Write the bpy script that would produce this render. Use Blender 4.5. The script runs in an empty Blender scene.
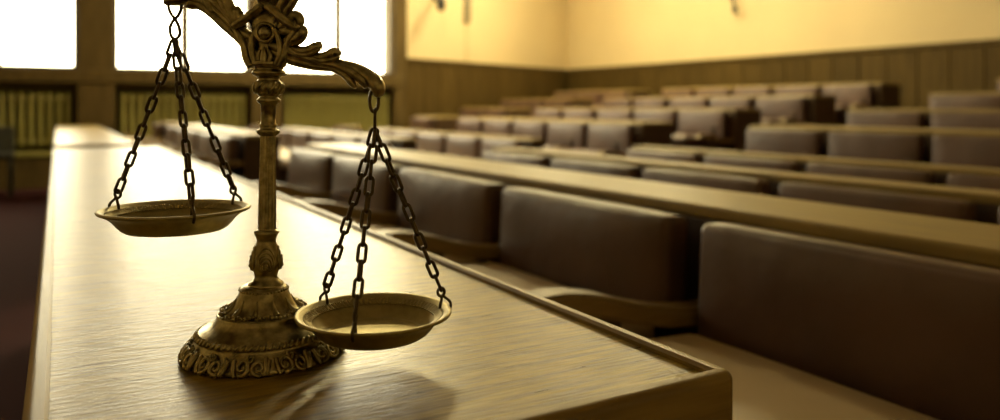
import bpy, bmesh, math, random
from mathutils import Vector, Matrix
R = math.radians
rnd = random.Random(7)
sc = bpy.context.scene
C = sc.collection

# ------------------------------------------------------------------ camera
# World: X runs across the seat rows, Y along them towards the windows, Z up.
EYE = 0.92
F_PX = 767.0
YAW = math.atan2(442.0, F_PX)                 # row direction lies 442 px left of the axis
cd = bpy.data.cameras.new('camera')
cam = bpy.data.objects.new('camera', cd); C.objects.link(cam)
cam.location = (0, 0, EYE)
cam.rotation_euler = (R(90), 0, -YAW)
cd.sensor_width = 36.0
cd.lens = F_PX / 1000 * 36.0
cd.shift_y = -0.104
cd.clip_start = 0.02
cd.dof.use_dof = True
cd.dof.focus_distance = 0.532
cd.dof.aperture_fstop = 4.6
cd.dof.aperture_blades = 0
sc.camera = cam

# ------------------------------------------------------------------ light
w = bpy.data.worlds.new('overcast_sky'); sc.world = w
w.use_nodes = True
FILL_LAMP = 82.0                                  # brightness of the ceiling lamps added as fill light
bg = w.node_tree.nodes['Background']
bg.inputs[0].default_value = (1.0, 0.87, 0.58, 1)
bg.inputs[1].default_value = 9.5
sc.view_settings.view_transform = 'Standard'
sc.view_settings.look = 'None'
sc.view_settings.exposure = 0.75
sc.view_settings.gamma = 1.0
sc.view_settings.use_curve_mapping = False
sc.cycles.use_denoising = True
sc.cycles.max_bounces = 8
sc.cycles.diffuse_bounces = 5
sc.cycles.glossy_bounces = 4
sc.cycles.sample_clamp_indirect = 6.0
sc.cycles.caustics_reflective = False
sc.cycles.caustics_refractive = False

# ------------------------------------------------------------------ helpers
def new_mat(name, col, rough=0.5, metal=0.0, spec=0.5):
    m = bpy.data.materials.new(name); m.use_nodes = True
    b = m.node_tree.nodes['Principled BSDF']
    b.inputs['Base Color'].default_value = (*col, 1)
    b.inputs['Roughness'].default_value = rough
    b.inputs['Metallic'].default_value = metal
    b.inputs['Specular IOR Level'].default_value = spec
    return m, m.node_tree, b

def noise_mat(name, c1, c2, scale=(1, 1, 1), nscale=5, rough=(0.4, 0.5), metal=0.0, spec=0.5,
              bump=0.0, bscale=None, bdist=0.001, detail=5, coord='Object', lo=0.35, hi=0.65, vary=0.0):
    m, nt, b = new_mat(name, c1, rough[0], metal, spec)
    N, L = nt.nodes, nt.links
    tc = N.new('ShaderNodeTexCoord'); mp = N.new('ShaderNodeMapping')
    mp.inputs['Scale'].default_value = scale
    L.new(tc.outputs[coord], mp.inputs['Vector'])
    oi = N.new('ShaderNodeObjectInfo')
    ml = N.new('ShaderNodeVectorMath'); ml.operation = 'ADD'
    cx = N.new('ShaderNodeCombineXYZ')
    mu = N.new('ShaderNodeMath'); mu.operation = 'MULTIPLY'; mu.inputs[1].default_value = 37.0
    L.new(oi.outputs['Random'], mu.inputs[0])
    for i in range(3): L.new(mu.outputs[0], cx.inputs[i])
    L.new(mp.outputs[0], ml.inputs[0]); L.new(cx.outputs[0], ml.inputs[1])
    n = N.new('ShaderNodeTexNoise'); n.inputs['Scale'].default_value = nscale
    n.inputs['Detail'].default_value = detail
    L.new(ml.outputs[0], n.inputs['Vector'])
    r = N.new('ShaderNodeValToRGB')
    r.color_ramp.elements[0].position = lo; r.color_ramp.elements[0].color = (*c1, 1)
    r.color_ramp.elements[1].position = hi; r.color_ramp.elements[1].color = (*c2, 1)
    L.new(n.outputs['Fac'], r.inputs[0])
    out = r.outputs[0]
    if vary > 0:
        hs = N.new('ShaderNodeHueSaturation')
        mr2 = N.new('ShaderNodeMapRange')
        mr2.inputs['To Min'].default_value = 1 - vary; mr2.inputs['To Max'].default_value = 1 + vary
        L.new(oi.outputs['Random'], mr2.inputs['Value']); L.new(mr2.outputs[0], hs.inputs['Value'])
        L.new(out, hs.inputs['Color']); out = hs.outputs[0]
    L.new(out, b.inputs['Base Color'])
    mr = N.new('ShaderNodeMapRange')
    mr.inputs['To Min'].default_value = rough[0]; mr.inputs['To Max'].default_value = rough[1]
    L.new(n.outputs['Fac'], mr.inputs['Value']); L.new(mr.outputs[0], b.inputs['Roughness'])
    if bump > 0:
        n2 = N.new('ShaderNodeTexNoise'); n2.inputs['Scale'].default_value = bscale or nscale
        n2.inputs['Detail'].default_value = 4
        L.new(ml.outputs[0], n2.inputs['Vector'])
        bp = N.new('ShaderNodeBump'); bp.inputs['Strength'].default_value = bump
        bp.inputs['Distance'].default_value = bdist
        L.new(n2.outputs['Fac'], bp.inputs['Height']); L.new(bp.outputs[0], b.inputs['Normal'])
    return m

M = {}
M['desk'] = noise_mat('oak_desktop', (0.13, 0.084, 0.006), (0.42, 0.285, 0.032), (22, 230, 230), 1.0, (0.24, 0.36), spec=0.36,
                      bump=0.8, bscale=2.2, bdist=0.0009, detail=7)
M['edge'] = noise_mat('oak_edging', (0.20, 0.125, 0.022), (0.31, 0.205, 0.042), (70, 6, 70), 2.2, (0.34, 0.46), bump=0.4, bscale=5, bdist=0.0005)
M['edge_x'] = noise_mat('oak_end_edging', (0.20, 0.125, 0.022), (0.31, 0.205, 0.042), (6, 70, 70), 2.2, (0.34, 0.46), bump=0.4, bscale=5, bdist=0.0005)
M['bench'] = noise_mat('oak_bench', (0.24, 0.17, 0.048), (0.34, 0.245, 0.072), (30, 3, 30), 2.0, (0.36, 0.5), bump=0.2, bscale=4, bdist=0.0006, vary=0.06)
M['bench_dark'] = noise_mat('walnut_bench', (0.055, 0.030, 0.014), (0.085, 0.048, 0.02), (25, 25, 3), 2.0, (0.45, 0.6), bump=0.2, bdist=0.0006)
M['panel'] = noise_mat('wainscot_wood', (0.062, 0.039, 0.0095), (0.084, 0.054, 0.014), (10, 10, 1.2), 2.0, (0.6, 0.7), spec=0.15, bump=0.15, bdist=0.001, vary=0.12)
M['frame'] = noise_mat('window_wood', (0.072, 0.047, 0.013), (0.096, 0.063, 0.019), (10, 10, 1.5), 2.0, (0.55, 0.68), spec=0.2)
M['leather'] = noise_mat('brown_leather', (0.085, 0.047, 0.033), (0.115, 0.064, 0.046), (1, 1, 1), 7, (0.35, 0.46), spec=0.5,
                         bump=0.55, bscale=5, bdist=0.014, vary=0.08)
M['seat'] = noise_mat('leather_lit_tone', (0.52, 0.40, 0.23), (0.58, 0.45, 0.27), (1, 1, 1), 7, (0.45, 0.55), bump=0.2, bscale=6, bdist=0.004, vary=0.06)  # leather lightened in colour to stand in for overhead light on the seats
M['arm'] = noise_mat('oak_armrest', (0.22, 0.148, 0.048), (0.29, 0.20, 0.066), (6, 60, 60), 2.0, (0.36, 0.48))
M['carpet'] = noise_mat('carpet', (0.045, 0.014, 0.018), (0.065, 0.022, 0.026), (1, 1, 1), 90, (0.9, 1.0), spec=0.1, bump=0.6, bscale=300, bdist=0.004)
M['ceil'] = noise_mat('ceiling_plaster', (0.66, 0.60, 0.45), (0.70, 0.64, 0.48), (1, 1, 1), 3, (0.8, 0.9))
M['radiator'] = noise_mat('radiator_paint', (0.25, 0.22, 0.06), (0.30, 0.265, 0.075), (1, 1, 1), 5, (0.4, 0.5))
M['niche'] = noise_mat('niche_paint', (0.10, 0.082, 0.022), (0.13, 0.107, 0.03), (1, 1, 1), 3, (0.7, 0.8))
M['dark'] = noise_mat('dark_fixture', (0.02, 0.02, 0.016), (0.03, 0.03, 0.022), (1, 1, 1), 8, (0.5, 0.6))
M['grey'] = noise_mat('grey_conduit', (0.22, 0.19, 0.12), (0.27, 0.23, 0.15), (1, 1, 1), 8, (0.5, 0.6))
M['bronze'] = noise_mat('antique_bronze', (0.23, 0.195, 0.09), (0.50, 0.425, 0.215), (1, 1, 1), 160, (0.22, 0.40), metal=1.0,
                        bump=0.25, bscale=420, bdist=0.0004)
M['brass'] = noise_mat('pan_brass', (0.34, 0.285, 0.13), (0.46, 0.385, 0.18), (1, 1, 1), 120, (0.42, 0.58), metal=1.0,
                       bump=0.2, bscale=300, bdist=0.0003)
M['iron'] = noise_mat('chain_iron', (0.07, 0.052, 0.028), (0.12, 0.09, 0.045), (1, 1, 1), 300, (0.35, 0.5), metal=1.0)

def wall_mat():
    m = noise_mat('yellow_plaster', (0.64, 0.525, 0.315), (0.68, 0.56, 0.335), (1, 1, 1), 1.3, (0.7, 0.8), bump=0.1, bscale=40, bdist=0.002)
    return m
M['wall'] = wall_mat()
def glass_mat():
    m = bpy.data.materials.new('window_glass'); m.use_nodes = True
    nt = m.node_tree; nt.nodes.clear()
    o = nt.nodes.new('ShaderNodeOutputMaterial'); t = nt.nodes.new('ShaderNodeBsdfTransparent')
    g = nt.nodes.new('ShaderNodeBsdfGlossy'); g.inputs['Roughness'].default_value = 0.02
    x = nt.nodes.new('ShaderNodeMixShader')
    f = nt.nodes.new('ShaderNodeFresnel'); f.inputs['IOR'].default_value = 1.3
    t.inputs[0].default_value = (0.97, 0.97, 0.95, 1)
    nt.links.new(f.outputs[0], x.inputs[0]); nt.links.new(t.outputs[0], x.inputs[1]); nt.links.new(g.outputs[0], x.inputs[2])
    nt.links.new(x.outputs[0], o.inputs[0])
    return m
M['glass'] = glass_mat()

def link(name, data, parent=None, loc=(0, 0, 0), rot=(0, 0, 0), label=None, cat=None, group=None, kind=None):
    o = bpy.data.objects.new(name, data); C.objects.link(o)
    o.location = loc; o.rotation_euler = rot
    if parent: o.parent = parent
    if label: o['label'] = label
    if cat: o['category'] = cat
    if group: o['group'] = group
    if kind: o['kind'] = kind
    return o

def mesh(name, verts, faces, mat, smooth=True):
    me = bpy.data.meshes.new(name)
    me.from_pydata([tuple(v) for v in verts], [], faces); me.update()
    if smooth: me.polygons.foreach_set('use_smooth', [True] * len(me.polygons))
    me.materials.append(M[mat] if isinstance(mat, str) else mat)
    return me

def join(parts):
    """several (verts, faces) into one"""
    V, Fc = [], []
    for v, f in parts:
        o = len(V); V += list(v); Fc += [tuple(i + o for i in q) for q in f]
    return V, Fc

def box_mesh(name, x0, x1, y0, y1, z0, z1, mat, bev=0.0, seg=2):
    bm = bmesh.new()
    bmesh.ops.create_cube(bm, size=1.0)
    for v in bm.verts:
        v.co = Vector((x0 + (v.co.x + .5) * (x1 - x0), y0 + (v.co.y + .5) * (y1 - y0), z0 + (v.co.z + .5) * (z1 - z0)))
    if bev > 0:
        bmesh.ops.bevel(bm, geom=list(bm.edges), offset=bev, segments=seg, profile=0.5, affect='EDGES')
    me = bpy.data.meshes.new(name); bm.to_mesh(me); bm.free()
    me.materials.append(M[mat])
    return me

def prism(name, poly, axis, a0, a1, mat):
    """extrude a 2D polygon along an axis (poly = (u, v) pairs in the other two axes)"""
    def p(u, v, a):
        return {'x': (a, u, v), 'y': (u, a, v), 'z': (u, v, a)}[axis]
    n = len(poly)
    V = [p(u, v, a0) for u, v in poly] + [p(u, v, a1) for u, v in poly]
    Fc = [tuple(range(n))[::-1], tuple(range(n, 2 * n))] + [(i, (i + 1) % n, n + (i + 1) % n, n + i) for i in range(n)]
    bm = bmesh.new(); me = bpy.data.meshes.new(name); me.from_pydata(V, [], Fc)
    bm.from_mesh(me); bmesh.ops.recalc_face_normals(bm, faces=bm.faces); bm.to_mesh(me); bm.free()
    me.materials.append(M[mat]); return me

def rbox(name, hx, hy, hz, r, mat, n=8, bulge=(0, 0, 0), front_only=False):
    """soft rounded box (half sizes) with optionally bulging faces"""
    H = (hx, hy, hz)
    def samples(h):
        a = [-h, -h + .12 * r, -h + .4 * r, -h + .7 * r]
        inner = [-(h - r) + 2 * (h - r) * i / n for i in range(n + 1)]
        return a + inner + [-v for v in a[::-1]]
    V, Fc, idx = [], [], {}
    def vert(p):
        k = tuple(round(c, 6) for c in p)
        if k in idx: return idx[k]
        inn = [max(-(H[i] - r), min(H[i] - r, p[i])) for i in range(3)]
        d = Vector([p[i] - inn[i] for i in range(3)])
        q = Vector(inn) + (d.normalized() * r if d.length > 1e-9 else d)
        for i in range(3):
            if bulge[i] and not (front_only and i == 0 and p[0] > 0):
                j, l = [a for a in range(3) if a != i]
                g = (1 - abs(p[j] / H[j]) ** 2.5) * (1 - abs(p[l] / H[l]) ** 2.5)
                q[i] += bulge[i] * max(0, g) * p[i] / H[i]
        idx[k] = len(V); V.append(q); return idx[k]
    for ax in range(3):
        j, l = (ax + 1) % 3, (ax + 2) % 3
        A, B = samples(H[j]), samples(H[l])
        for sgn in (-1, 1):
            for a in range(len(A) - 1):
                for b in range(len(B) - 1):
                    q = []
                    for (u, v) in ((A[a], B[b]), (A[a + 1], B[b]), (A[a + 1], B[b + 1]), (A[a], B[b + 1])):
                        p = [0, 0, 0]; p[ax] = sgn * H[ax]; p[j] = u; p[l] = v
                        q.append(vert(p))
                    Fc.append(tuple(q if sgn > 0 else q[::-1]))
    return mesh(name, V, Fc, mat)

def cr(pts, n):
    """Catmull-Rom resample of tuples, n steps per span"""
    P = [Vector(p) for p in pts]; out = []
    for i in range(len(P) - 1):
        p0 = P[max(i - 1, 0)]; p1 = P[i]; p2 = P[i + 1]; p3 = P[min(i + 2, len(P) - 1)]
        for k in range(n):
            t = k / n
            out.append(0.5 * ((2 * p1) + (p2 - p0) * t + (2 * p0 - 5 * p1 + 4 * p2 - p3) * t * t + (3 * p1 - p0 - 3 * p2 + p3) * t ** 3))
    out.append(P[-1]); return out

def tube(path, rad, seg=10, ref=None, flat=1.0, closed=False):
    """sweep a (possibly flattened) circle along path; rad per point or number; flat scales along ref"""
    n = len(path); V, Fc = [], []
    prev = None
    for i, p in enumerate(path):
        if closed: t = path[(i + 1) % n] - path[i - 1]
        else: t = path[min(i + 1, n - 1)] - path[max(i - 1, 0)]
        t = t.normalized() if t.length > 1e-12 else Vector((0, 0, 1))
        if ref is not None: b = Vector(ref)
        elif prev is not None: b = prev
        else: b = Vector((0, 1, 0)) if abs(t.y) < .9 else Vector((1, 0, 0))
        b = b - t * b.dot(t)
        b = b.normalized() if b.length > 1e-9 else t.orthogonal().normalized()
        prev = b
        nn = t.cross(b).normalized()
        r = rad[i] if isinstance(rad, (list, tuple)) else rad
        for k in range(seg):
            a = 2 * math.pi * k / seg
            V.append(p + nn * (r * math.cos(a)) + b * (r * flat * math.sin(a)))
    m = n if closed else n - 1
    for i in range(m):
        j = (i + 1) % n
        for k in range(seg):
            k2 = (k + 1) % seg
            Fc.append((i * seg + k, i * seg + k2, j * seg + k2, j * seg + k))
    if not closed:
        Fc.append(tuple(range(seg))[::-1]); Fc.append(tuple((n - 1) * seg + k for k in range(seg)))
    return V, Fc

def lathe(prof, seg=96, mod=None, cap=True):
    """prof: (r, z) list; mod(theta, i, r, z) -> (r, z)"""
    V, Fc = [], []
    for i, (r, z) in enumerate(prof):
        for k in range(seg):
            a = 2 * math.pi * k / seg
            rr, zz = mod(a, i, r, z) if mod else (r, z)
            V.append(Vector((rr * math.cos(a), rr * math.sin(a), zz)))
    for i in range(len(prof) - 1):
        for k in range(seg):
            k2 = (k + 1) % seg
            Fc.append((i * seg + k, i * seg + k2, (i + 1) * seg + k2, (i + 1) * seg + k))
    if cap:
        Fc.append(tuple(range(seg))[::-1]); n = len(prof) - 1
        Fc.append(tuple(n * seg + k for k in range(seg)))
    return V, Fc

def ball(c, r, sx=1, sy=1, sz=1, nu=14, nv=9):
    V, Fc = [], []
    for i in range(nv + 1):
        ph = -math.pi / 2 + math.pi * i / nv
        for k in range(nu):
            a = 2 * math.pi * k / nu
            V.append(Vector(c) + Vector((r * sx * math.cos(ph) * math.cos(a), r * sy * math.cos(ph) * math.sin(a), r * sz * math.sin(ph))))
    for i in range(nv):
        for k in range(nu):
            k2 = (k + 1) % nu
            Fc.append((i * nu + k, i * nu + k2, (i + 1) * nu + k2, (i + 1) * nu + k))
    return V, Fc

# ------------------------------------------------------------------ the room
XL, XR, YB, YW, ZC = -3.6, 8.15, -3.5, 9.9, 4.0
YC = 11.65                                   # far end of the panelled wall
XA = 4.18                                    # where the wall turns
link('floor', box_mesh('floor', XL - .3, XR + .3, YB - .3, YC + .3, -0.15, 0, 'carpet'), kind='structure')
link('ceiling', box_mesh('ceiling', XL - .3, XR + .3, YB - .3, YC + .3, ZC, ZC + .15, 'ceil'), kind='structure')
link('wall_left', box_mesh('wall_left', XL - .3, XL, YB, YC, 0, ZC, 'wall'), kind='structure')
link('wall_rear', box_mesh('wall_rear', XL, XR, YB - .3, YB, 0, ZC, 'wall'), kind='structure')
wall_right = link('wall_right', box_mesh('wall_right', XR, XR + .3, YB, YC + .3, 0, ZC, 'wall'), kind='structure')
# angled wall between the window wall and the panelled wall
ang = math.atan2(YC - YW, XR - XA); alen = math.hypot(YC - YW, XR - XA)
wall_angled = link('wall_angled', box_mesh('wall_angled', 0, alen + .3, 0, .3, 0, ZC, 'wall'), loc=(XA, YW, 0), rot=(0, 0, ang), kind='structure')

WT = 1.59                                    # top of the wood panelling
def wainscot(parent, start, length, along, inward, hgt=WT):
    """panels of a wood dado with open joints and a cap rail; along / inward are local unit vectors"""
    n = round(length / .35); pw = length / n
    al = Vector(along); inn = Vector(inward)
    def pm(nm, a0, a1, d0, d1, z0, z1, bev):
        p = Vector(start) + al * a0 + inn * d0; q = Vector(start) + al * a1 + inn * d1
        return box_mesh(nm, min(p.x, q.x), max(p.x, q.x), min(p.y, q.y), max(p.y, q.y), z0, z1, 'panel', bev)
    back = pm('panel_backing', 0, n * pw, 0, .012, 0, hgt - .01, 0)
    link('panel_backing', back, parent)
    pmesh = pm('panel', .006, pw - .006, .012, .032, .1, hgt - .06, .004)
    for i in range(n):
        link('panel', pmesh, parent, loc=al * (i * pw))
    link('cap_rail', pm('cap_rail', 0, n * pw, 0, .05, hgt - .06, hgt, .008), parent)
    link('skirting', pm('skirting', 0, n * pw, 0, .04, 0, .1, .005), parent)
wainscot(wall_right, (XR, -1.0, 0), YC + 1.0, (0, 1, 0), (-1, 0, 0))
wainscot(wall_angled, (0, 0, 0), alen, (1, 0, 0), (0, -1, 0))

# window wall: piers, a sill beam, a band above, radiator niches, two-light windows
PER, PIER, W0 = 1.92, 0.385, 0.57            # window module; W0 = where one window starts
SILL, HEAD = 1.34, 3.25
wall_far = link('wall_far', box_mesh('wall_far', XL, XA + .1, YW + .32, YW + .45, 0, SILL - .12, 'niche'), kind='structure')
link('trim_1', box_mesh('upper_band', XL, XA + .02, YW, YW + .45, HEAD, ZC, 'wall'), kind='structure')
link('trim_2', box_mesh('sill_beam', XL, XA + .02, YW - .03, YW + .45, SILL - .16, SILL, 'frame', .012), kind='structure')
link('trim_3', box_mesh('skirting_beam', XL, XA + .02, YW, YW + .33, 0, .36, 'frame', .01), kind='structure')
link('trim_4', box_mesh('skirting_ledge', XL, XA + .02, YW - .02, YW + .33, .36, .41, 'radiator', .01), kind='structure')
link('wall_side', box_mesh('side_wall', XL, W0 - PER, YW, YW + .45, .41, HEAD, 'wall'), kind='structure')
wins = []
k0 = -1
for k in range(k0, 2):
    x0 = W0 + k * PER; x1 = x0 + PER - PIER
    link(f'trim_{k + 6}', box_mesh('pier', x1, min(x1 + PIER, XA + .03), YW - .015, YW + .45, .41, HEAD, 'frame', .012), kind='structure')
    wins.append((x0, x1))
n = 0
for (x0, x1) in wins:
    n += 1
    wn = link(f'window_{n}', box_mesh('window_frame', x0, x0 + .035, YW + .06, YW + .16, SILL, HEAD, 'frame', .006), kind='structure')
    link('jamb', box_mesh('jamb', x1 - .035, x1, YW + .06, YW + .16, SILL, HEAD, 'frame', .006), wn)
    link('sill_rail', box_mesh('sill_rail', x0 + .035, x1 - .035, YW + .06, YW + .16, SILL, SILL + .035, 'frame', .006), wn)
    link('head_rail', box_mesh('head_rail', x0 + .035, x1 - .035, YW + .06, YW + .16, HEAD - .035, HEAD, 'frame', .006), wn)
    xm = (x0 + x1) / 2
    link('mullion', box_mesh('mullion', xm - .048, xm + .048, YW + .07, YW + .15, SILL + .035, HEAD - .035, 'frame', .006), wn)
    for a, b in ((x0 + .03, xm - .042), (xm + .042, x1 - .03)):
        link('pane', box_mesh('pane', a, b, YW + .105, YW + .111, SILL + .03, HEAD - .03, 'glass'), wn)
    # light portal in the opening guides the sky light through the window
    ld = bpy.data.lights.new('window_portal', 'AREA'); ld.shape = 'RECTANGLE'
    ld.size = x1 - x0; ld.size_y = HEAD - SILL; ld.cycles.is_portal = True
    lo = bpy.data.objects.new('window_portal', ld); C.objects.link(lo)
    lo.location = ((x0 + x1) / 2, YW + .2, (SILL + HEAD) / 2); lo.rotation_euler = (R(-90), 0, 0)

# radiators in the niches below the windows
fin_me = rbox('fin', .026, .05, .30, .02, 'radiator', n=2)
rname = {1: 'beside the two dark wall fixtures', 0: 'behind the brass scale', -1: 'left of the first window pier', -2: 'past the second pier'}
for k in range(-1, 2):
    x0 = W0 + k * PER
    t = link('radiator', None, loc=(x0 + .77, YW + .13, .41),
             label={1: 'yellow-green ribbed radiator under the window next to the yellow wall',
                    0: 'yellow-green ribbed radiator under the window behind the hanging pan',
                    -1: 'yellow-green ribbed radiator under the window beyond the red carpet',
                    -2: 'yellow-green ribbed radiator in the niche farthest from the seat rows'}[k], cat='radiator', group='radiators under the windows')
    for i in range(16):
        link('fin', fin_me, t, loc=(-.68 + i * .0907, 0, .36))
    for z in (.12, .60):
        V, Fc = tube([Vector((-.72, 0, z)), Vector((.72, 0, z))], .022, 10)
        link('pipe', mesh('pipe', V, Fc, 'radiator'), t)
    for x in (-.6, .6):
        link('foot', box_mesh('foot', x - .02, x + .02, -.04, .04, 0, .08, 'radiator', .004), t)

# ceiling lamps added out of view to brighten the far rows and walls
def emit_mat(name, col, st):
    m = bpy.data.materials.new(name); m.use_nodes = True
    b = m.node_tree.nodes['Principled BSDF']
    b.inputs['Base Color'].default_value = (.9, .85, .75, 1)
    b.inputs['Emission Color'].default_value = (*col, 1); b.inputs['Emission Strength'].default_value = st
    return m
M['opal'] = emit_mat('fill_lamp_glow', (1.0, .83, .42), FILL_LAMP)
V, Fc = lathe([(.02, -.16), (.12, -.155), (.22, -.13), (.29, -.085), (.30, -.05), (.30, -.04)], 32)
opal_me = mesh('diffuser', V, Fc, 'opal')
V, Fc = lathe([(.33, -.05), (.34, -.04), (.34, -.01), (.30, 0)], 32)
rose_me = mesh('rose', V, Fc, 'frame')
for x, y, lb in ((3.0, 6.8, 'over the aisle end of the second rows'), (6.0, 6.8, 'nearest the panelled wall above the aisle'),
                 (3.0, 9.0, 'next to the window wall'), (6.0, 9.0, 'close to the angled yellow wall')):
    t = link('added_fill_lamp', None, loc=(x, y, ZC), label='added round ceiling fill lamp ' + lb, cat='lamp', group='added fill lamps')
    link('rose', rose_me, t); link('diffuser', opal_me, t)

# ------------------------------------------------------------------ the long desk the scale stands on
def long_desk(name, label, x0, x1, y0, y1, zt, grp=None):
    t = link(name, None, loc=(x0, y0, 0), label=label, cat='desk')
    W, L = x1 - x0, y1 - y0
    rw, th, up = .0125, .030, .0042
    # surface slightly sunk between its edge mouldings
    link('desktop', box_mesh('desktop', rw, W - rw, rw, L - rw, zt - th, zt - .0005, 'desk'), t)
    RC = .010
    prf = [(0, -.05)]
    for q in range(7):
        a = math.pi / 2 * q / 6
        prf.append((.006 * (1 - math.cos(a)), up - .006 + .006 * math.sin(a)))
    prf += [(rw - .002, up), (rw, up - .0022), (rw, -.03), (rw, -.05)]
    def corner(ci, d, tt):                      # point on the rounded corner ci (0..3) at inset d, tt in 0..1
        rc = max(RC - d, 0.0); c = max(RC, d)
        ctr = ((c, c), (W - c, c), (W - c, L - c), (c, L - c))[ci]
        a = math.pi + math.pi / 2 * (ci + tt)
        return ctr[0] + rc * math.cos(a), ctr[1] + rc * math.sin(a)
    for ci in range(4):                         # mitred frame: near, right, far, left
        V, Fc = [], []
        for tt_, cc in [(.5, ci), (.67, ci), (.84, ci), (1, ci), (0, (ci + 1) % 4), (.16, (ci + 1) % 4), (.33, (ci + 1) % 4), (.5, (ci + 1) % 4)]:
            for d, v in prf:
                x, y = corner(cc, d, tt_); V.append((x, y, zt + v))
        m_ = len(prf)
        for a in range(7):
            for b in range(m_):
                b2 = (b + 1) % m_
                Fc.append((a * m_ + b, (a + 1) * m_ + b, (a + 1) * m_ + b2, a * m_ + b2))
        Fc.append(tuple(range(m_))); Fc.append(tuple(7 * m_ + b for b in range(m_))[::-1])
        me_ = mesh('edge_moulding', V, Fc, 'edge_x' if ci % 2 == 0 else 'edge')
        me_.set_sharp_from_angle(angle=R(40))
        link('edge_moulding', me_, t)
    link('end_panel', box_mesh('end_panel', .004, W - .004, .004, .03, 0, zt - .05, 'edge_x', .003), t)
    link('end_panel', box_mesh('end_panel', .004, W - .004, L - .03, L - .004, 0, zt - .05, 'edge_x', .003), t)
    link('front_panel', box_mesh('front_panel', .006, .026, .03, L - .03, 0, zt - .03, 'edge', .002), t)
    link('shelf', box_mesh('shelf', .026, W - .03, .03, L - .03, zt - .20, zt - .18, 'edge', .002), t)
    return t
DX0, DX1, DY0, DY1, DZ = -.017, .3695, .341, 3.56, EYE - .17
long_desk('long_desk', 'long narrow oak desk with raised edges carrying the brass scale', DX0, DX1, DY0, DY1, DZ)
long_desk('long_desk', 'second oak desk in line, between the aisle and the radiators', DX0, DX1, 4.55, 9.3, EYE - .205)

# ------------------------------------------------------------------ seat rows
ROWS = [  # x of the bench front, height of its top against the eye, top depth
    (0.96, -.170, .21), (1.96, -.215, .11), (2.96, -.236, .11), (4.00, -.128, .33),
    (5.03, -.020, .33), (6.05, .105, .33), (7.05, .235, .33)]
BH = .65                                      # bench top above its own floor
SP = .62
ORD = ['first', 'second', 'third', 'fourth', 'fifth', 'sixth', 'seventh']
back_me = rbox('backrest', .030, .276, .096, .015, 'leather', n=8, bulge=(.013, 0, .002), front_only=True)
tall_back_me = rbox('backrest', .030, .276, .125, .015, 'leather', n=8, bulge=(.013, 0, .002), front_only=True)
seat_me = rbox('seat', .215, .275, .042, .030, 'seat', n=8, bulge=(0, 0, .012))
dark_seat_me = rbox('seat', .215, .275, .042, .030, 'leather', n=4, bulge=(0, 0, .012))
ped_me = box_mesh('pedestal', -.36, -.06, -.20, .20, 0, .385, 'bench_dark', .01)
ped_low_me = box_mesh('pedestal', -.36, -.06, -.20, .20, 0, .335, 'bench_dark', .01)
top = [(-.006, .480), (-.10, .486), (-.18, .502), (-.26, .526), (-.33, .537), (-.385, .531), (-.408, .510)]
bot = [(-.402, .497), (-.36, .506), (-.28, .496), (-.19, .472), (-.10, .456), (-.006, .450)]
tt = cr([(x, 0, z) for x, z in top], 5); bb = cr([(x, 0, z) for x, z in bot], 5)
me = prism('armrest', [(p.x, p.z) for p in tt] + [(p.x, p.z) for p in bb], 'y', -.028, .028, 'arm')
bm = bmesh.new(); bm.from_mesh(me)
bmesh.ops.bevel(bm, geom=[e for e in bm.edges if len(e.link_faces) == 2 and e.calc_face_angle(0) > 1.2], offset=.006, segments=3, affect='EDGES')
bm.to_mesh(me); bm.free()
arm_me = me
post_me = box_mesh('arm_post', -.255, -.215, -.016, .016, 0, .50, 'bench_dark', .004)
floor_dark = 'carpet'

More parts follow.
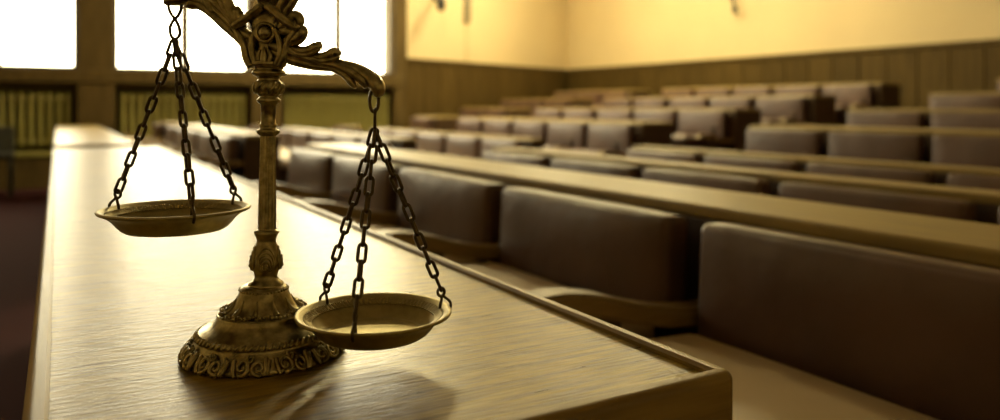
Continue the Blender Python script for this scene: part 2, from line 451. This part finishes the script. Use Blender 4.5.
prev_edge = DX1 + .01
for r, (cx, zr, dep) in enumerate(ROWS):
    zt = EYE + zr; zf = max(zt - BH, .004)
    H = zt - zf
    # the tier this row stands on
    xe = cx + .06 if r < len(ROWS) - 1 else XR
    y_end = YW - .06 if xe < XA else min(YW - .1 + (max(prev_edge, XA) - XA) * math.tan(ang), YC - .1)
    link('floor_tier', box_mesh('floor_tier', prev_edge, xe, -1.2, y_end, 0, zf, 'carpet'), kind='structure')
    prev_edge = xe
    a_end = (3.415, 3.48, 3.55)[r] if r < 3 else 3.60
    b0 = 4.70
    c_end = (YW - .15) if cx + dep < XA else YW - .25 + (cx - XA) * math.tan(ang)
    nA = 1
    while a_end - nA * SP > .50 * cx - .75: nA += 1
    nC = max(0, int((c_end - 8.55) / SP))
    blocks = [('the block beside the scale desk', a_end - nA * SP, a_end, nA, -1),
              ('the block between the two aisles', b0, b0 + 5 * SP + .04, 5, 1)]
    if nC: blocks.append(('the block by the windows', 8.50, 8.50 + nC * SP + .04, nC, 1))
    for bi, (bname, y0, y1, cnt, sgn) in enumerate(blocks):
        t = link('row_desk', None, loc=(cx, y0, zf), cat='desk',
                 label=f'{ORD[r]} oak row desk behind the scale, in {bname}', group='row desks behind the seats')
        Lb = y1 - y0
        link('desktop', box_mesh('desktop', 0, dep, -.01, Lb + .01, H - .024, H, 'bench', .006, 3), t)
        link('back_panel', box_mesh('back_panel', .002, .03, .02, Lb - .02, 0, H - .024, 'bench_dark', .002), t)
        link('end_panel', box_mesh('end_panel', .002, dep - .005, -.008, .02, 0, H - .024, 'bench_dark', .003), t)
        link('end_panel', box_mesh('end_panel', .002, dep - .005, Lb - .02, Lb + .008, 0, H - .024, 'bench_dark', .003), t)
        for i in range(cnt):
            # seats are counted from the aisle that borders the block
            ym = y1 - (i + .5) * SP if sgn < 0 else y0 + .02 + (i + .5) * SP
            o = ORD[i] if i < 7 else f'{i + 1}th'
            ch = link('row_chair', None, loc=(cx, ym, zf), cat='chair',
                      label=f'brown leather chair {o} from the ' + ('aisle', 'scale-side aisle', 'window-side aisle')[bi] + f', {ORD[r]} row behind scale desk, ' + ('scale-side', 'middle', 'window')[bi] + ' block', group='leather chairs in the rows')
            jt = rnd.uniform(-.006, .004)
            far = r >= 3                          # the raised tiers have taller backs and seats in the unlightened leather
            link('backrest', tall_back_me if far else back_me, ch, loc=(-.052 + jt, 0, H - (.146 if far else .112)), rot=(0, R(3), 0))
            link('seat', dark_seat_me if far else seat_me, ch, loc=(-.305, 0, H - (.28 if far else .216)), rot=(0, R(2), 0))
            link('pedestal', ped_low_me if far else ped_me, ch, loc=(-.10, 0, 0))
            dz = H - .65 - (.10 if r > 2 else .05 if r else -.012)
            link('armrest', arm_me, ch, loc=(0, -SP / 2, dz))
            link('arm_post', post_me, ch, loc=(0, -SP / 2, dz if dz > -.0 else 0))

# dark chair at the end of the carpet, below the radiator
t = link('visitor_chair', None, loc=(-.61, 9.3, 0), rot=(0, 0, 0), label='dark low-backed chair on the red carpet before the radiator', cat='chair')
link('seat', rbox('seat', .22, .21, .03, .02, 'dark', n=3), t, loc=(0, 0, .42))
link('backrest', rbox('backrest', .21, .02, .145, .018, 'dark', n=3), t, loc=(0, .20, .56))
for x in (-.19, .19):
    for y in (-.18, .18):
        link('leg', box_mesh('leg', x - .02, x + .02, y - .02, y + .02, 0, .40, 'dark', .004), t)

# ------------------------------------------------------------------ fixtures on the yellow walls
def ray_on_angled(px, py, off):
    u = px - 500; d = Vector((u / F_PX, 1.0))
    dx = d.x * math.cos(YAW) + d.y * math.sin(YAW); dy = -d.x * math.sin(YAW) + d.y * math.cos(YAW)
    nx, ny = math.sin(ang), -math.cos(ang)
    tt = ((XA + nx * off) * nx + (YW + ny * off) * ny) / (dx * nx + dy * ny)
    return Vector((dx * tt, dy * tt, EYE + (106 - py) / F_PX * tt))
p = ray_on_angled(441, 6, .28)
inw = Vector((math.sin(ang), -math.cos(ang), 0))
t = link('wall_fixture', None, loc=p - inw * .28, label='dark rounded fixture on a bracket, high on the yellow wall', cat='fixture')
V, Fc = join([ball(inw * .28 + Vector((0, 0, .03)), .085, .8, .8, 1.25, 18, 12)])
link('head', mesh('head', V, Fc, 'dark'), t)
al = Vector((math.cos(ang), math.sin(ang), 0))
V, Fc = tube(cr([inw * .27 + Vector((0, 0, .10)), inw * .22 + al * .1 + Vector((0, 0, .16)), inw * .10 + al * .16 + Vector((0, 0, .18)), inw * .0 + al * .18 + Vector((0, 0, .18))], 5), .02, 10)
link('bracket', mesh('bracket', V, Fc, 'dark'), t)
V, Fc = tube([inw * -.0 + al * .18 + Vector((0, 0, .18)), inw * .025 + al * .18 + Vector((0, 0, .18))], .06, 16)
link('wall_plate', mesh('wall_plate', V, Fc, 'dark'), t)
q = ray_on_angled(467, 24, .04)
t = link('wall_conduit', None, loc=q, label='grey vertical duct with a thin cable, beside the dark wall fixture', cat='duct')
V, Fc = tube([Vector((0, 0, 0)), Vector((0.0, 0, .06)), Vector((.015, 0, .5)), Vector((.015, 0, 1.2))], [.03, .055, .062, .062], 12)
link('duct', mesh('duct', V, Fc, 'grey'), t)
V, Fc = tube([Vector((0.01, 0, 0)) - inw * .03, Vector((.02, 0, WT + .005 - q.z)) - inw * .03], .009, 8)
link('cable', mesh('cable', V, Fc, 'wall'), t)
def ray_on_right(px, py, off):
    u = px - 500
    dx = u / F_PX * math.cos(YAW) + math.sin(YAW); dy = -u / F_PX * math.sin(YAW) + math.cos(YAW)
    tt = (XR - off) / dx
    return Vector((XR - off, dy * tt, EYE + (106 - py) / F_PX * tt))
q = ray_on_right(735, 8, .10)
t = link('wall_bracket', None, loc=(XR, q.y, q.z), label='slim dark bracket hanging on the yellow wall above the panelling', cat='bracket')
V, Fc = tube(cr([Vector((-.02, .12, .42)), Vector((-.06, .09, .25)), Vector((-.10, .03, .08)), Vector((-.11, -.01, -.04))], 5), .022, 10)
link('arm', mesh('arm', V, Fc, 'dark'), t)
V, Fc = ball((-.11, -.012, -.03), .04, 1, 1, 1.2)
link('tip', mesh('tip', V, Fc, 'dark'), t)
V, Fc = tube([Vector((0, .12, .42)), Vector((-.025, .12, .42))], .05, 14)
link('wall_plate', mesh('wall_plate', V, Fc, 'dark'), t)

# ------------------------------------------------------------------ the balance scale
DEP = .532
K = DEP / F_PX                                # metres per photo pixel at the scale's distance
CX, CY = 264.0, 351.0                         # foot of the scale in the photo
cxm = (CX - 500) * K
base_loc = Vector((cxm * math.cos(YAW) + DEP * math.sin(YAW), -cxm * math.sin(YAW) + DEP * math.cos(YAW), DZ - .0005))
scale = link('balance_scale', None, loc=base_loc, rot=(0, 0, -YAW), cat='scale',
             label='ornate antique bronze balance scale with two hanging pans, tipped to one side')
def P(px, py, y=0.0):                         # photo pixel -> scale-local point, y = px-sized offset away from the viewer
    d = DEP + y * K
    return Vector(((px - 500) * d / F_PX - cxm, y * K, .17 + (106 - py) * d / F_PX))
TW = -.30                                     # the beam is turned a little about the post
def tw(px): return TW * (px - 268)
def project(v):
    d = DEP + v.y
    return 500 + (v.x + cxm) / d * F_PX, 106 - (v.z - .17) / d * F_PX
def prof(lst): return [(r * K, h * K) for r, h in lst]
RB = .955                                     # radial fit of the foot

# foot
foot = prof([(70, 0), (78, 0), (80, 1.5), (78, 5), (74.5, 9), (70.5, 13), (67, 17), (66, 20), (67.5, 22), (66, 25), (63, 26), (61, 27.5),
             (57, 29), (52, 32), (48, 35.5), (46.5, 38), (47, 40), (45.5, 41.5), (42, 42), (38, 43.5), (34, 46), (30, 51), (27, 57), (25, 61),
             (24, 64), (22.5, 66), (20, 67.5), (16, 68)])
def foot_mod(a, i, r, z):
    h = z / K
    if i and h < 15:
        wv = math.sin(12 * a) * .5 + .35 * math.sin(24 * a + 1)
        r += K * 1.0 * wv * (1 - abs(h - 6) / 10)
        if h < 2.5: z += K * 1.6 * max(0, math.sin(12 * a + .8))
    if 43 < h < 58: r += K * .5 * math.cos(8 * a)
    return r, z
V, Fc = lathe(foot, 192, foot_mod)
base = link('base', mesh('base', V, Fc, 'bronze'), scale)
base.scale = (RB, RB, 1)
# C-scrolls round the flange
def cone(th, h):                              # point on the flange surface
    hs = [(0, 79), (2, 81), (6, 80), (10, 77), (14, 73), (18, 69), (21, 67.5)]
    for (h0, r0), (h1, r1) in zip(hs, hs[1:]):
        if h <= h1:
            r = r0 + (r1 - r0) * max(0, h - h0) / (h1 - h0); break
    else: r = 67
    r += .8
    return Vector((r * K * math.cos(th), r * K * math.sin(th), h * K))
def scroll_curve(c0, h0, r0, turns, sgn, start, nn=26):
    pts = []
    for i in range(nn):
        t = i / (nn - 1); a = start + sgn * turns * 2 * math.pi * t
        rr = r0 * (1 - .78 * t)
        pts.append((c0 + rr * math.cos(a) / 75.0, h0 + rr * .95 * math.sin(a)))
    return pts
def scroll_mesh():
    out = []
    for (c0, h0, r0, tn, sg, st, wd) in ((-.085, 9.5, 7.2, 1.35, 1, -1.9, 2.3), (.11, 8.5, 6.6, 1.3, -1, -1.2, 2.2), (.01, 15.5, 3.6, 1.1, 1, 2.4, 1.8)):
        c = [cone(p[0], max(1.0, p[1])) for p in scroll_curve(c0, h0, r0, tn, sg, st)]
        out.append(tube(c, [wd * K * (1 - .5 * i / len(c)) for i in range(len(c))], 7))
    for d, h1 in ((-.19, 15), (.20, 16), (.235, 14)):
        c = [cone(d * .85, 2), cone(d * .95, 6), cone(d, 11), cone(d * 1.04, h1)]
        out.append(tube(cr(c, 4), [1.9 * K] * 6 + [2.3 * K] * 6 + [1.0 * K], 7))
    V, Fc = join(out); return mesh('scroll_ornament', V, Fc, 'bronze')
sm = scroll_mesh()
for i in range(12):
    link('scroll_ornament', sm, base, rot=(0, 0, R(30 * i - 83)))
# twisted rope band, one slanted bead next to the other
out = []
for i in range(64):
    a = 2 * math.pi * i / 64
    c = [Vector((67.5 * K * math.cos(a - .03), 67.5 * K * math.sin(a - .03), 20.2 * K)), Vector((67.6 * K * math.cos(a), 67.6 * K * math.sin(a), 22.5 * K)),
         Vector((64.5 * K * math.cos(a + .04), 64.5 * K * math.sin(a + .04), 25.6 * K))]
    out.append(tube(cr(c, 2), [.8 * K, 1.7 * K, 1.9 * K, 1.6 * K, .8 * K], 6))
V, Fc = join(out); link('rope_band', mesh('rope_band', V, Fc, 'bronze'), base, kind='stuff')
# leafy wreath and pointed leaves on the upper tier
out = []
for i in range(70):
    a = 2 * math.pi * i / 70 + rnd.uniform(-.02, .02); h = 42.5 + rnd.uniform(-.6, 3.0); r = 44.5 - (h - 42.5) * 1.4
    out.append(ball((r * K * math.cos(a), r * K * math.sin(a), h * K), rnd.uniform(1.5, 2.4) * K, 1, 1, rnd.uniform(.7, 1.1), 7, 5))
V, Fc = join(out); link('leaf_wreath', mesh('leaf_wreath', V, Fc, 'bronze'), base, kind='stuff')
lc = [Vector((39 * K, 0, 43.5 * K)), Vector((33.3 * K, 0, 47.5 * K)), Vector((29.8 * K, 0, 52 * K)), Vector((27.4 * K, 0, 57 * K))]
V, Fc = tube(cr(lc, 4), [3.2 * K, 3.1 * K, 3.0 * K, 2.8 * K, 2.5 * K, 2.2 * K, 1.9 * K, 1.6 * K, 1.3 * K, 1.0 * K, .8 * K, .6 * K, .3 * K], 8)
leaf_me = mesh('pointed_leaf', V, Fc, 'bronze')
for i in range(11):
    link('pointed_leaf', leaf_me, base, rot=(0, 0, 2 * math.pi * i / 11 + .2))
out = []
for i in range(40):
    a = 2 * math.pi * i / 40
    out.append(ball((24.2 * K * math.cos(a), 24.2 * K * math.sin(a), 63.5 * K), 1.5 * K, 1, 1, .9, 7, 5))
V, Fc = join(out); link('bead_band', mesh('bead_band', V, Fc, 'bronze'), base, kind='stuff')

# knop
kn = prof([(14, 64), (17, 64.5), (17.5, 67), (16.8, 69.5), (13, 72), (11, 75), (11.6, 79), (13.4, 84), (14.4, 90), (13.8, 97), (11.8, 104), (9.6, 109),
           (9.2, 112), (10.2, 115), (11.6, 118), (12.2, 120), (11, 121.5), (8.6, 122.5)])
V, Fc = lathe(kn, 64)
knop = link('knop', mesh('knop', V, Fc, 'bronze'), scale, loc=(1.5 * K, 0, 0), rot=(0, R(.45), 0))
def knop_r(h):
    L = [(75, 11), (79, 11.6), (84, 13.4), (90, 14.4), (97, 13.8), (104, 11.8), (109, 9.6), (115, 10)]
    for (h0, r0), (h1, r1) in zip(L, L[1:]):
        if h <= h1: return r0 + (r1 - r0) * max(0, h - h0) / (h1 - h0)
    return 10
out = []
for rr, hh in ((2.0, 87), (4.4, 88), (6.8, 89.5), (9.2, 91.5), (11.4, 93.5)):
    c = []
    for i in range(25):
        a = math.pi * (-.32 + 1.64 * i / 24) if rr > 3 else 2 * math.pi * i / 24
        h = hh + rr * 1.05 * math.sin(a); th = rr * .82 * math.cos(a) / 14.5
        r = knop_r(h) + (1.0 if rr < 7 else .3)
        c.append(Vector((r * K * math.cos(th), r * K * math.sin(th), h * K)))
    out.append(tube(c, 1.15 * K, 7))
out.append(ball((15.6 * K, 0, 87 * K), 1.8 * K, .8, 1, 1))
V, Fc = join(out); shell = mesh('shell_ornament', V, Fc, 'bronze')
for i in range(4):
    link('shell_ornament', shell, knop, rot=(0, 0, R(-75 + 90 * i)))

# fluted shaft and its collars
sh = prof([(8.8, 121), (8.8, 124), (8.6, 150), (8.0, 190), (7.6, 216), (7.6, 219)])
sh2 = []
for (a, b) in zip(sh, sh[1:]):
    for i in range(4): sh2.append((a[0] + (b[0] - a[0]) * i / 4, a[1] + (b[1] - a[1]) * i / 4))
sh2.append(sh[-1])
V, Fc = lathe(sh2, 120, lambda a, i, r, z: (r - 1.25 * K * abs(math.cos(6 * a)) ** 3 if 2 < i < len(sh2) - 2 else r, z))
link('shaft', mesh('shaft', V, Fc, 'bronze'), scale, loc=(1.5 * K, 0, 0), rot=(0, R(.7), 0))
col = prof([(7.6, 216), (9.5, 217.5), (11, 219.5), (11.3, 221.5), (10, 222.5), (8.2, 223), (8.0, 225.5), (9, 227), (7.6, 228.5),
            (7.2, 232), (7.2, 247), (9.5, 248.5), (11.2, 250.5), (11.2, 252.5), (10, 254), (8.5, 255), (10, 256.5), (13, 259.5), (14.6, 263.5),
            (14, 267.5), (11.5, 271), (10, 273), (12, 275), (15.5, 276.5), (16.4, 279), (15.3, 281), (13.2, 282), (13.5, 284), (16.8, 286), (17, 289), (15, 291), (10, 292)])
V, Fc = lathe(col, 72, lambda a, i, r, z: (r + (K * .7 * math.cos(8 * a) if 255 < z / K < 270 or 217 < z / K < 222 or 249 < z / K < 253 else 0), z))
neck = link('neck', mesh('neck', V, Fc, 'bronze'), scale, loc=(1.5 * K, 0, 0), rot=(0, R(.7), 0))
out = []
for i in range(12):                           # slanted lobes on the small bulb
    a = 2 * math.pi * i / 12
    c = [Vector((r * K * math.cos(a + s), r * K * math.sin(a + s), h * K)) for r, h, s in ((11, 258, -.2), (14.3, 262, -.05), (14.3, 266, .12), (11.5, 270, .28))]
    out.append(tube(cr(c, 3), [1.0 * K] + [1.8 * K] * 8 + [1.0 * K], 7))
V, Fc = join(out); link('lobed_band', mesh('lobed_band', V, Fc, 'bronze'), neck, kind='stuff')

# head: open cage with a boss, roof-shaped leaf ridge, urn finial above
hd = [(0, 10), (8, 13), (20, 12), (30, 14), (40, 17), (44, 16), (50, 10)]
out = []
def strand(pts, rad, y=0, flat=1.2, n=5, seg=10, yend=None):
    ye = y if yend is None else yend
    m = len(pts)
    c = cr([P(a, b, y + tw(a) + (ye - y) * i / (m - 1)) for i, (a, b) in enumerate(pts)], n)
    rr = [v.x for v in cr([(q * K, 0, 0) for q in rad], n)]
    return tube(c, rr, seg, ref=(0, 1, 0), flat=flat)
cage = prof([(13, 288), (15, 291), (13, 296), (12, 305), (14, 315), (18, 323), (20, 330), (17, 337), (10, 343), (9, 347), (12, 350), (13.5, 355), (12, 360), (8, 364),
             (6, 368), (8, 374), (11, 382), (9, 392), (5, 398), (4, 403), (6, 408), (5, 413), (1, 417)])
V0, F0 = lathe(cage, 48)
V0 = [Vector((v.x + 1.5 * K + v.z * .0122, v.y * .75, v.z)) for v in V0]
out.append((V0, F0))
for y in (-9, 9):
    out.append(strand([(252, 66), (247, 58), (244, 45), (239, 34), (234, 27)], [4.5, 4.5, 4.2, 4, 3], y, 1.1))
    out.append(strand([(279, 66), (284, 57), (287, 45), (292, 35), (297, 29)], [4.5, 4.5, 4.2, 4, 3], y, 1.1))
    out.append(strand([(256, 65), (252, 52), (252, 40), (256, 28)], [3, 3, 3, 2.5], y * 1.35))
    out.append(strand([(276, 65), (280, 52), (279, 40), (275, 28)], [3, 3, 3, 2.5], y * 1.35))
V, Fc = join(out); head = link('head', mesh('head', V, Fc, 'bronze'), scale)
for y in (-15, 15):
    V, Fc = join([strand([(233, 26), (241, 21), (251, 14), (262, 5)], [3.4, 4.4, 4.6, 4.2], y), strand([(235, 23), (245, 16), (255, 10), (262, 4)], [1.5, 2, 2, 2], y * 1.2)])
    link('leaf_ridge', mesh('leaf_ridge', V, Fc, 'bronze'), head)
    V, Fc = join([strand([(298, 28), (289, 23), (279, 15), (267, 5)], [3.4, 4.4, 4.6, 4.2], y), strand([(295, 25), (285, 17), (275, 10), (268, 4)], [1.5, 2, 2, 2], y * 1.2)])
    link('leaf_ridge', mesh('leaf_ridge', V, Fc, 'bronze'), head)
    ring = [P(265 + 9 * math.cos(2 * math.pi * i / 28), 32 + 9 * math.sin(2 * math.pi * i / 28), y * 1.0) for i in range(28)]
    V, Fc = join([ball(P(265, 32, y), 6.5 * K, 1, .8, 1, 18, 12), tube(ring, 2.2 * K, 8, closed=True)])
    link('boss', mesh('boss', V, Fc, 'bronze'), head)
    V, Fc = join([strand([(264, 64), (264, 54), (264, 46)], [4, 3.5, 1], y * .9), strand([(260, 64), (258, 56), (260, 49)], [3, 2.6, 1], y * .8), strand([(268, 64), (271, 56), (269, 49)], [3, 2.6, 1], y * .8)])
    link('flame_leaf', mesh('flame_leaf', V, Fc, 'bronze'), head)

# beam: bundles of tapering strands, tipped down to one side
beam_parts = [
    # long arm that dips
    strand([(272, 50), (282, 55), (295, 60), (315, 65.5), (333, 68), (345, 74), (352, 82), (356, 87)], [5, 5.5, 5.5, 4.2, 3.4, 4, 3.8, 1.6], -2, 1.5),
    strand([(272, 44), (284, 49), (300, 55), (320, 61), (340, 66), (355, 73), (363, 80), (366, 87)], [6, 6, 5, 4.6, 4.6, 5, 4.6, 2.4], -5, 1.2),
    strand([(272, 44), (284, 49), (300, 55), (320, 61), (340, 66), (355, 73), (363, 80), (366, 87)], [6, 6, 5, 4.6, 4.6, 5, 4.6, 2.4], 5, 1.2),
    strand([(276, 40), (287, 45), (305, 53), (325, 59), (342, 63.5), (357, 68), (369, 76), (376.5, 84), (378, 91), (375.5, 95)], [6, 5.5, 5, 4.4, 4.6, 5.4, 6.8, 7.6, 6.6, 3], 0, 1.5),
    # arm that rises
    strand([(262, 56), (249, 47), (238, 35.5), (225, 24.5), (211, 12), (200, 5), (192, 4), (188, 6)], [5, 5.4, 5.4, 5.2, 4.8, 4.6, 5.4, 3], -2, 1.5),
    strand([(258, 46), (246, 38), (236, 26), (222, 13), (208, 3), (194, -2), (180, -1), (170, 0), (166, 3)], [5, 5.4, 5.6, 5.6, 5.6, 6, 6.5, 5.5, 3], 0, 1.5),
    strand([(258, 40), (243, 31), (232, 18), (219, 5), (205, -5), (190, -11), (175, -10), (167, -5)], [5, 5, 5, 5, 5, 4.6, 4.4, 3], -4, 1.2),
    strand([(258, 40), (243, 31), (232, 18), (219, 5), (205, -5), (190, -11), (175, -10), (167, -5)], [5, 5, 5, 5, 5, 4.6, 4.4, 3], 4, 1.2),
]
V, Fc = join(beam_parts); beam = link('beam', mesh('beam', V, Fc, 'bronze'), scale)
def leaf(parts):
    V, Fc = join(parts); link('acanthus_leaf', mesh('acanthus_leaf', V, Fc, 'bronze'), beam)
for y in (-5, 5):
    leaf([strand([(282, 40), (294, 49), (306, 51), (315, 47), (318, 44.5), (316, 43)], [4, 5.2, 5.6, 5.6, 5, 2.5], y * .6), strand([(288, 47), (300, 54), (312, 53), (320, 48)], [2.5, 3, 2.8, 1.6], y * 1.7)])
    leaf([strand([(303, 52), (316, 57), (327, 56), (333, 53), (336.5, 52.5), (336, 54)], [4, 5, 5.6, 6, 5.4, 3], y * .6), strand([(312, 57), (322, 60.5), (332, 59), (339, 56)], [2.2, 2.8, 2.6, 1.6], y * 1.7)])
    leaf([strand([(286, 40), (294, 40), (300, 36), (302, 30), (298, 27)], [5, 6, 6.2, 6, 3], y), strand([(278, 32), (286, 31), (294, 32), (300, 31)], [5, 6, 6, 4.5], y * .8)])
    leaf([strand([(280, 28), (288, 20), (295, 15), (299.5, 18), (299.5, 23), (295, 26)], [5, 5.4, 5.4, 5, 4.4, 3], y), strand([(284, 30), (291, 25), (296, 21)], [2, 2.6, 2], y * 1.8)])
    leaf([strand([(274, 22), (281, 9), (287, -2), (296, -12), (302, -10)], [6, 6.5, 6.5, 6, 3], y * .9, n=5), strand([(283, 16), (291, 5), (297, -5)], [4, 4, 3.5], y * 1.7)])
    leaf([strand([(243, 28), (234, 14), (228, 2), (225, -10), (221, -16)], [4.5, 5.5, 5.5, 5, 2], y), strand([(236, 24), (226, 10), (219, -2), (212, -10)], [2.4, 2.8, 2.8, 1.8], y * 1.7)])
    leaf([strand([(244, 26), (239, 17), (238, 10), (240, 8)], [3.5, 5, 5.6, 2.5], y)])
    leaf([strand([(214, 12), (207, 0), (201, -10), (196, -18)], [4, 5, 4.6, 2], y)])

# pans
pan_prof = prof([(0.5, -21), (46, -21.5), (50, -21), (54, -18.5), (58, -14.5), (62, -9.5), (67, -5.5), (73, -2.6), (76, -1.4), (77, .2), (76.4, 1.6), (74.6, 1.9),
                 (72, .8), (66.5, -2.6), (62.5, -5), (60.5, -8), (56, -13.5), (51, -17.5), (48.6, -18.2), (47.6, -17.2), (46, -18.4), (44, -18.9), (0.5, -18.9)])
V, Fc = lathe(pan_prof, 120, cap=False)
pan_me = mesh('pan', V, Fc, 'brass')
out = []
for i in range(84):
    a = 2 * math.pi * i / 84
    ca, sa = math.cos(a), math.sin(a)
    lp = [Vector(((64.0 + 4.2 * math.cos(t)) * K * ca - 1.75 * math.sin(t) * K * sa, (64.0 + 4.2 * math.cos(t)) * K * sa + 1.75 * math.sin(t) * K * ca,
                  (-3.9 + 2.4 * math.cos(t)) * K)) for t in [2 * math.pi * q / 10 for q in range(10)]]
    out.append(tube(lp, .75 * K, 5, closed=True))
V, Fc = join(out); bead_me = mesh('bead_ring', V, Fc, 'brass')
# chains: stadium links
def link_mesh(Lp, wp, r):
    hw, hl = (wp / 2 - r) * K, (Lp / 2 - wp / 2) * K
    pts = []
    for i in range(9): a = math.pi * i / 8; pts.append(Vector((hw * math.cos(a), 0, hl + hw * math.sin(a))))
    for i in range(9): a = math.pi + math.pi * i / 8; pts.append(Vector((hw * math.cos(a), 0, -hl + hw * math.sin(a))))
    V, Fc = tube(pts, r * K, 8, ref=(0, 1, 0), closed=True)
    return mesh('chain_link', V, Fc, 'iron')
LK = link_mesh(20.8, 10.2, 1.7)
def put_link(parent, a, b, roll, nominal):
    d = b - a; m = (a + b) / 2
    q = d.to_track_quat('Z', 'Y') @ Matrix.Rotation(roll, 4, 'Z').to_quaternion()
    o = link('chain_link', LK, parent, loc=m)
    o.rotation_mode = 'QUATERNION'; o.rotation_quaternion = q
    o.scale = (1, 1, d.length / nominal)
PR = .965                                     # radial fit of the pans
def pan_angle(pc, px, front):                 # bearing of the rim hole that shows at photo column px
    best = None
    for i in range(3600):
        a = R(i / 10)
        if (math.sin(a) < 0) != front: continue
        e = abs(project(pc + Vector((math.cos(a), math.sin(a), 0)) * 70 * PR * K)[0] - px)
        if best is None or e < best[0]: best = (e, a)
    return math.degrees(best[1])
def pan_set(pc, top, cols, hang, sag):
    angs = [pan_angle(pc, px, fr) for px, fr in cols]
    pan = link('pan', pan_me, scale, loc=pc)
    pan.scale = (PR, PR, 1)
    link('bead_ring', bead_me, pan)
    V, Fc = join(hang); link('suspension_hook', mesh('suspension_hook', V, Fc, 'iron'), scale)
    for ai, a in enumerate(angs):
        rad = Vector((math.cos(R(a)), math.sin(R(a)), 0))
        eye = pc + rad * (69 * PR * K) + Vector((0, 0, 14.5 * K))
        hole = pc + rad * (68 * PR * K); outer = pc + rad * (79 * PR * K) + Vector((0, 0, -1 * K))
        tang = Vector((-rad.y, rad.x, 0))
        ring = [eye + rad * (3.4 * K * math.cos(t)) + Vector((0, 0, 4.2 * K * math.sin(t))) for t in [2 * math.pi * i / 18 for i in range(18)]]
        arch = cr([hole + Vector((0, 0, -4 * K)), hole + Vector((0, 0, 1 * K)), hole + rad * 1.5 * K + Vector((0, 0, 7 * K)), eye + Vector((0, 0, -3.6 * K)) + rad * 1 * K,
                   eye + rad * 5 * K + Vector((0, 0, -6.5 * K)), outer + rad * -.5 * K + Vector((0, 0, 5 * K)), outer, outer - rad * 3 * K + Vector((0, 0, -4 * K))], 4)
        V, Fc = join([tube(ring, 1.5 * K, 8, closed=True), tube(arch, 1.5 * K, 8)])
        hook = link('chain_hook', mesh('chain_hook', V, Fc, 'iron'), scale)
        a0 = top; b0 = eye + Vector((0, 0, 2.0 * K))
        L = (b0 - a0).length; n = round(L / (15.6 * K)); nom = 15.6 * K
        side = (b0 - a0).normalized().cross(tang).normalized()
        pts = []
        for i in range(n + 1):
            t = i / n
            p = a0.lerp(b0, t); p.z -= sag * K * 4 * t * (1 - t)
            pts.append(p)
        for i in range(n):
            roll = (0.35 if i % 2 == 0 else 0.35 + math.pi / 2) + rnd.uniform(-.25, .25) + ai * .5
            put_link(hook, pts[i], pts[i + 1], roll, nom)
top1 = P(175, 40, tw(175)); top2 = P(375, 129, tw(375))
f8 = [P(169, -4, 0 + tw(175)), P(168.5, 6, 0 + tw(175)), P(171, 13, -1 + tw(175)), P(175.5, 19, -1.5 + tw(175)), P(179, 27, 0 + tw(175)), P(179.5, 34, 0 + tw(175)), P(176, 38, 0 + tw(175)), P(171.5, 36, 0 + tw(175)), P(170, 28, 0 + tw(175)), P(172.5, 21, 1.5 + tw(175)), P(178, 15, 1.5 + tw(175)), P(181, 8, 0 + tw(175)), P(181.5, 0, 0 + tw(175))]
pan_set(P(175.5, 208.5, tw(174)), top1, ((234, False), (117, False), (192, True)), [tube(cr(f8, 5), 1.7 * K, 8)], 1.5)
def loop(px, py, hw, hh, edge, r=1.6):
    return tube([P(px + (0 if edge else hw * math.cos(t)), py + hh * math.sin(t), tw(375) + (hw * math.cos(t) if edge else 0)) for t in [2 * math.pi * i / 24 for i in range(24)]], r * K, 8, closed=True)
pan_set(P(374, 312, tw(374)), top2, ((442, False), (326, False), (355, True)), [loop(374, 100, 4.4, 11.5, False), loop(375, 119, 4.2, 10.5, True)], 1.5)
